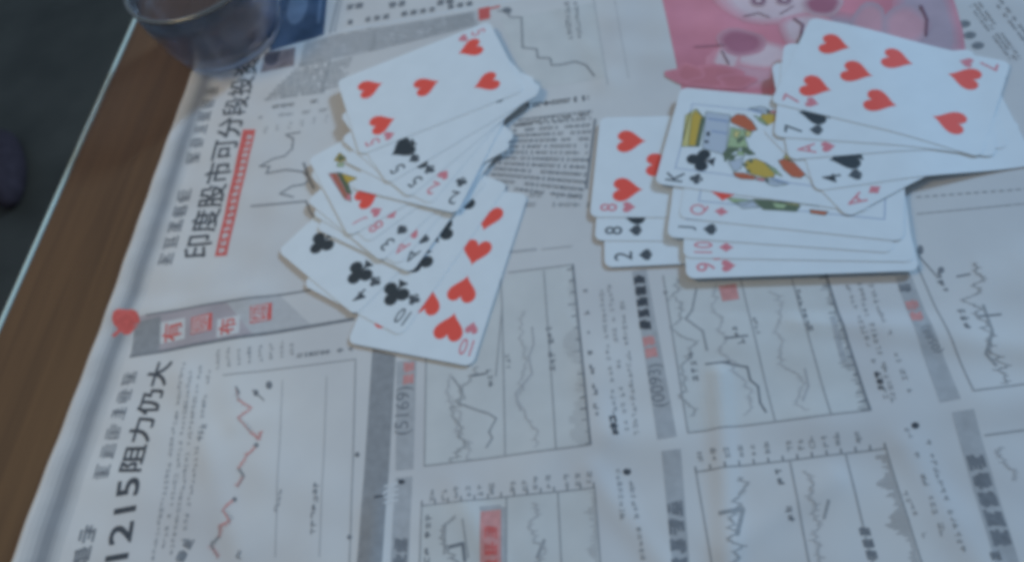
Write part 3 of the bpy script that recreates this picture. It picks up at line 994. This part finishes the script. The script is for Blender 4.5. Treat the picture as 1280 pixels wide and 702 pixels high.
BENT.append(card('7', 'h', (0, 0), (963, 128), -31, 12, 'seven of hearts, topmost card of the right fan', GR))

# court pictures (card frame mm)
def circ(cx, cy, rx, ry, n=16):
    return [(cx + rx * math.cos(2 * math.pi * i / n), cy + ry * math.sin(2 * math.pi * i / n)) for i in range(n)]
def court(o, suit):
    pm = 'red' if suit in 'hd' else 'black'
    child('pip', suit_mesh(suit, 13.0, pm), o, 16.0, 17.0, 0, .03)
    child('pip', suit_mesh(suit, 13.0, pm), o, CW - 16.0, CH - 17.0, math.pi, .03)
def both(sh):
    return sh + [(m, [(CW - x, CH - y) for x, y in p]) for m, p in sh]
def px_face(o, fn, shapes, frame=True):
    face(o, [(m, [on(o, q) for q in fn(*pts)]) for m, pts in shapes] + extra_half(o, fn, shapes), frame=frame)
def extra_half(o, fn, shapes):
    return [(m, [(CW - x, CH - y) for x, y in [on(o, q) for q in fn(*pts)]]) for m, pts in shapes]
ck = cr(800, 90, 4.13)
def ring(cx, cy, rx, ry): return [(cx + rx * math.cos(i * .524), cy + ry * math.sin(i * .524)) for i in range(12)]
px_face(kc, ck, [
    ('lemon', [(215, 385), (235, 225), (290, 190), (330, 235), (300, 385)]), ('gold', [(250, 380), (268, 225), (290, 200), (325, 235), (296, 385)]),
    ('olive', [(316, 240), (336, 232), (306, 386), (286, 384)]),
    ('grey_face', [(340, 205), (466, 222), (440, 430), (322, 396)]),
    ('black', ring(352, 320, 10, 13)), ('black', ring(344, 360, 12, 8)), ('blue', [(350, 235), (460, 250), (458, 262), (348, 246)]), ('blue', [(370, 300), (452, 312), (450, 322), (368, 310)]),
    ('orange', [(468, 240), (500, 217), (540, 222), (580, 255), (606, 298), (575, 308), (520, 285), (470, 262)]),
    ('green', [(470, 285), (540, 300), (545, 350), (560, 392), (450, 395), (462, 330)]), ('lemon', [(490, 300), (520, 310), (500, 345), (480, 330)]), ('lemon', [(545, 300), (580, 312), (560, 340), (545, 330)]), ('olive', [(500, 350), (530, 330), (536, 345), (505, 370)]),
    ('olive', [(428, 420), (460, 388), (520, 392), (470, 425), (440, 465)]), ('olive', [(530, 385), (560, 395), (596, 425), (560, 430), (525, 405)]), ('olive', [(470, 430), (500, 428), (480, 455), (455, 455)]),
    ('green', [(505, 405), (530, 410), (545, 432), (500, 430)]),
    ('grey_face', [(455, 465), (535, 440), (520, 500), (485, 515)]),
    ('gold', [(530, 478), (560, 450), (600, 448), (650, 470), (700, 512), (690, 545), (640, 545), (570, 525)]), ('green', [(640, 465), (700, 500), (735, 540), (690, 520)]),
    ('olive', ring(572, 460, 10, 8)), ('olive', ring(560, 512, 9, 7)), ('olive', ring(545, 480, 12, 5)), ('black', ring(655, 560, 7, 14)),
    ('orange', [(480, 518), (540, 522), (600, 540), (590, 556), (520, 552), (492, 540)]), ('pale_red', [(600, 545), (650, 550), (640, 565), (600, 558)]),
    ('blue', [(670, 540), (770, 570), (770, 580), (672, 552)]), ('grey_face', [(660, 555), (760, 580), (700, 590), (662, 580)])])
court(kc, 'c')
cq = cr(820, 200, 3.879)
px_face(qd, cq, [
    ('green', [(340, 180), (470, 196), (430, 218), (372, 205)]), ('grey_face', [(380, 205), (470, 196), (500, 230), (420, 235)]),
    ('olive', [(470, 190), (560, 196), (700, 222), (680, 250), (600, 244), (520, 240)]), ('green', [(560, 205), (640, 216), (620, 235), (580, 232)]), ('lemon', [(590, 200), (690, 212), (700, 226), (640, 216)]),
    ('orange', [(745, 240), (835, 250), (820, 268), (750, 258)]), ('grey_face', [(480, 120), (800, 170), (790, 225), (560, 190)])])
court(qd, 'd')
cj = cr(340, 160, 3.51)
px_face(jk, cj, [
    ('gold', [(272, 142), (296, 108), (332, 136), (302, 152)]), ('olive', [(285, 138), (298, 118), (322, 134), (300, 144)]), ('green', [(285, 156), (318, 154), (312, 170), (288, 170)]),
    ('pale_red', [(248, 200), (286, 197), (345, 290), (348, 322), (318, 312)]), ('orange', [(262, 200), (276, 198), (330, 300), (322, 306)]),
    ('olive', [(284, 196), (302, 196), (352, 286), (332, 290)]), ('gold', [(302, 198), (376, 220), (334, 240), (342, 264)])], frame=False)
court(jk, 'h')
JACK = both([
    ('gold', [(36, 12), (42, 10), (42, 17), (37, 18)]), ('olive', [(17, 17.5), (34, 14.5), (35, 17), (18, 20)]), ('pale_red', [(14, 10), (36, 10), (35, 14.5), (17, 17.5), (14, 14)]),
    ('grey_face', circ(36, 30, 6, 7)), ('orange', [(20, 34), (40, 38), (34, 48), (22, 46)]), ('green', [(12, 30), (20, 34), (20, 46), (12, 44)])])
face(jk2, JACK); court(jk2, 's')

# cards that reach past the pile below them bend down towards the paper
SAG_A = at(1105, 190)
def sag(p, n):
    return -3.8 * sstep(0, 48, (p - SAG_A).x) * n
def bend(o, amount):
    bpy.context.view_layer.update()
    for c in [o] + list(o.children):
        mw = c.matrix_world.copy()
        inv = mw.inverted()
        me = c.data.copy()
        bm = bmesh.new()
        bm.from_mesh(me)
        if True:
            bmesh.ops.triangulate(bm, faces=[f for f in bm.faces if len(f.verts) > 4])
            for _ in range(5):
                es = [e for e in bm.edges if e.calc_length() > 4 * MM]
                if es: bmesh.ops.subdivide_edges(bm, edges=es, cuts=1)
                bmesh.ops.triangulate(bm, faces=[f for f in bm.faces if len(f.verts) > 3])
        for v in bm.verts:
            q = mw @ v.co
            q.z += sag(Vector((q.x / MM, q.y / MM)), amount) * MM + (0 if c is o else 0.03 * MM)
            v.co = inv @ q
        bm.to_mesh(me)
        bm.free()
        c.data = me
for o in BENT: bend(o, 1.0)

# ------------------------------------------------------------------ bowl at the far corner
def lathe(name, prof, mat, parent, n=56):
    bm = bmesh.new()
    rings = []
    for r, z in prof:
        rings.append([bm.verts.new((max(r, 0.02) * MM * math.cos(2 * math.pi * i / n), max(r, 0.02) * MM * math.sin(2 * math.pi * i / n), z * MM)) for i in range(n)])
    for a, b in zip(rings, rings[1:]):
        for i in range(n):
            j = (i + 1) % n
            bm.faces.new((a[i], a[j], b[j], b[i]))
    bmesh.ops.recalc_face_normals(bm, faces=bm.faces[:])
    return from_bm(name, bm, mat, parent, smooth=True)
M['bowl'] = material('smoky_glaze', (0.115, 0.135, 0.185), 0.2, 0.6, 0.25, 30, coat=0.4)
nt = M['bowl'].node_tree
b = nt.nodes['Principled BSDF']
for l in list(b.inputs['Base Color'].links): nt.links.remove(l)
b.inputs['Base Color'].default_value = (0.66, 0.69, 0.80, 1)
b.inputs['Transmission Weight'].default_value = 1.0
b.inputs['IOR'].default_value = 1.18
b.inputs['Roughness'].default_value = 0.3
b.inputs['Coat Weight'].default_value = 1.0
b.inputs['Coat Roughness'].default_value = 0.16
M['bowl_in'] = material('dark_inside', (0.030, 0.030, 0.030), 0.5, 0.3)
M['rim'] = material('shiny_rim', (0.10, 0.09, 0.075), 0.22, 1.0, coat=1.0)
bowl = empty('bowl', (-0.204, 0.362, 0.0013))
tag(bowl, 'smoky glass bowl with a shiny rim on the far left corner of the newspaper', 'bowl')
lathe('bowl_wall', [(0, 0), (26, 0), (30, 1.5), (33, 6), (36, 16), (38, 30), (39, 44), (37.4, 44), (36, 30), (33.5, 16), (29, 6), (0, 4)], M['bowl'], bowl)
lathe('rim', [(37.2, 44.1), (39.3, 44.1), (39.6, 45.0), (39.2, 46.0), (37.6, 46.0), (37.0, 45.0), (37.2, 44.1)], M['rim'], bowl)

# ------------------------------------------------------------------ slipper on the floor
sl = bpy.data.objects.new
bm = bmesh.new()
bmesh.ops.create_uvsphere(bm, u_segments=24, v_segments=12, radius=1)
for v in bm.verts:
    x, y, z = v.co
    v.co = Vector((x * .05 * (1 + .15 * y), y * .13, (max(z, -.45) + .45) * .035 * (1 - .35 * y)))
so = from_bm('slipper', bm, M['slipper'], None, True)
q = ROT @ Vector(((8 - 640) / F_PX, -(215 - 351) / F_PX, -1))
t = -(CAM_H + 0.75) / q.z
so.location = (q.x * t, q.y * t, -0.75)
so.rotation_euler = (0, 0, .5)
tag(so, 'dim purple grey slipper on the dark floor beside the table', 'slipper')
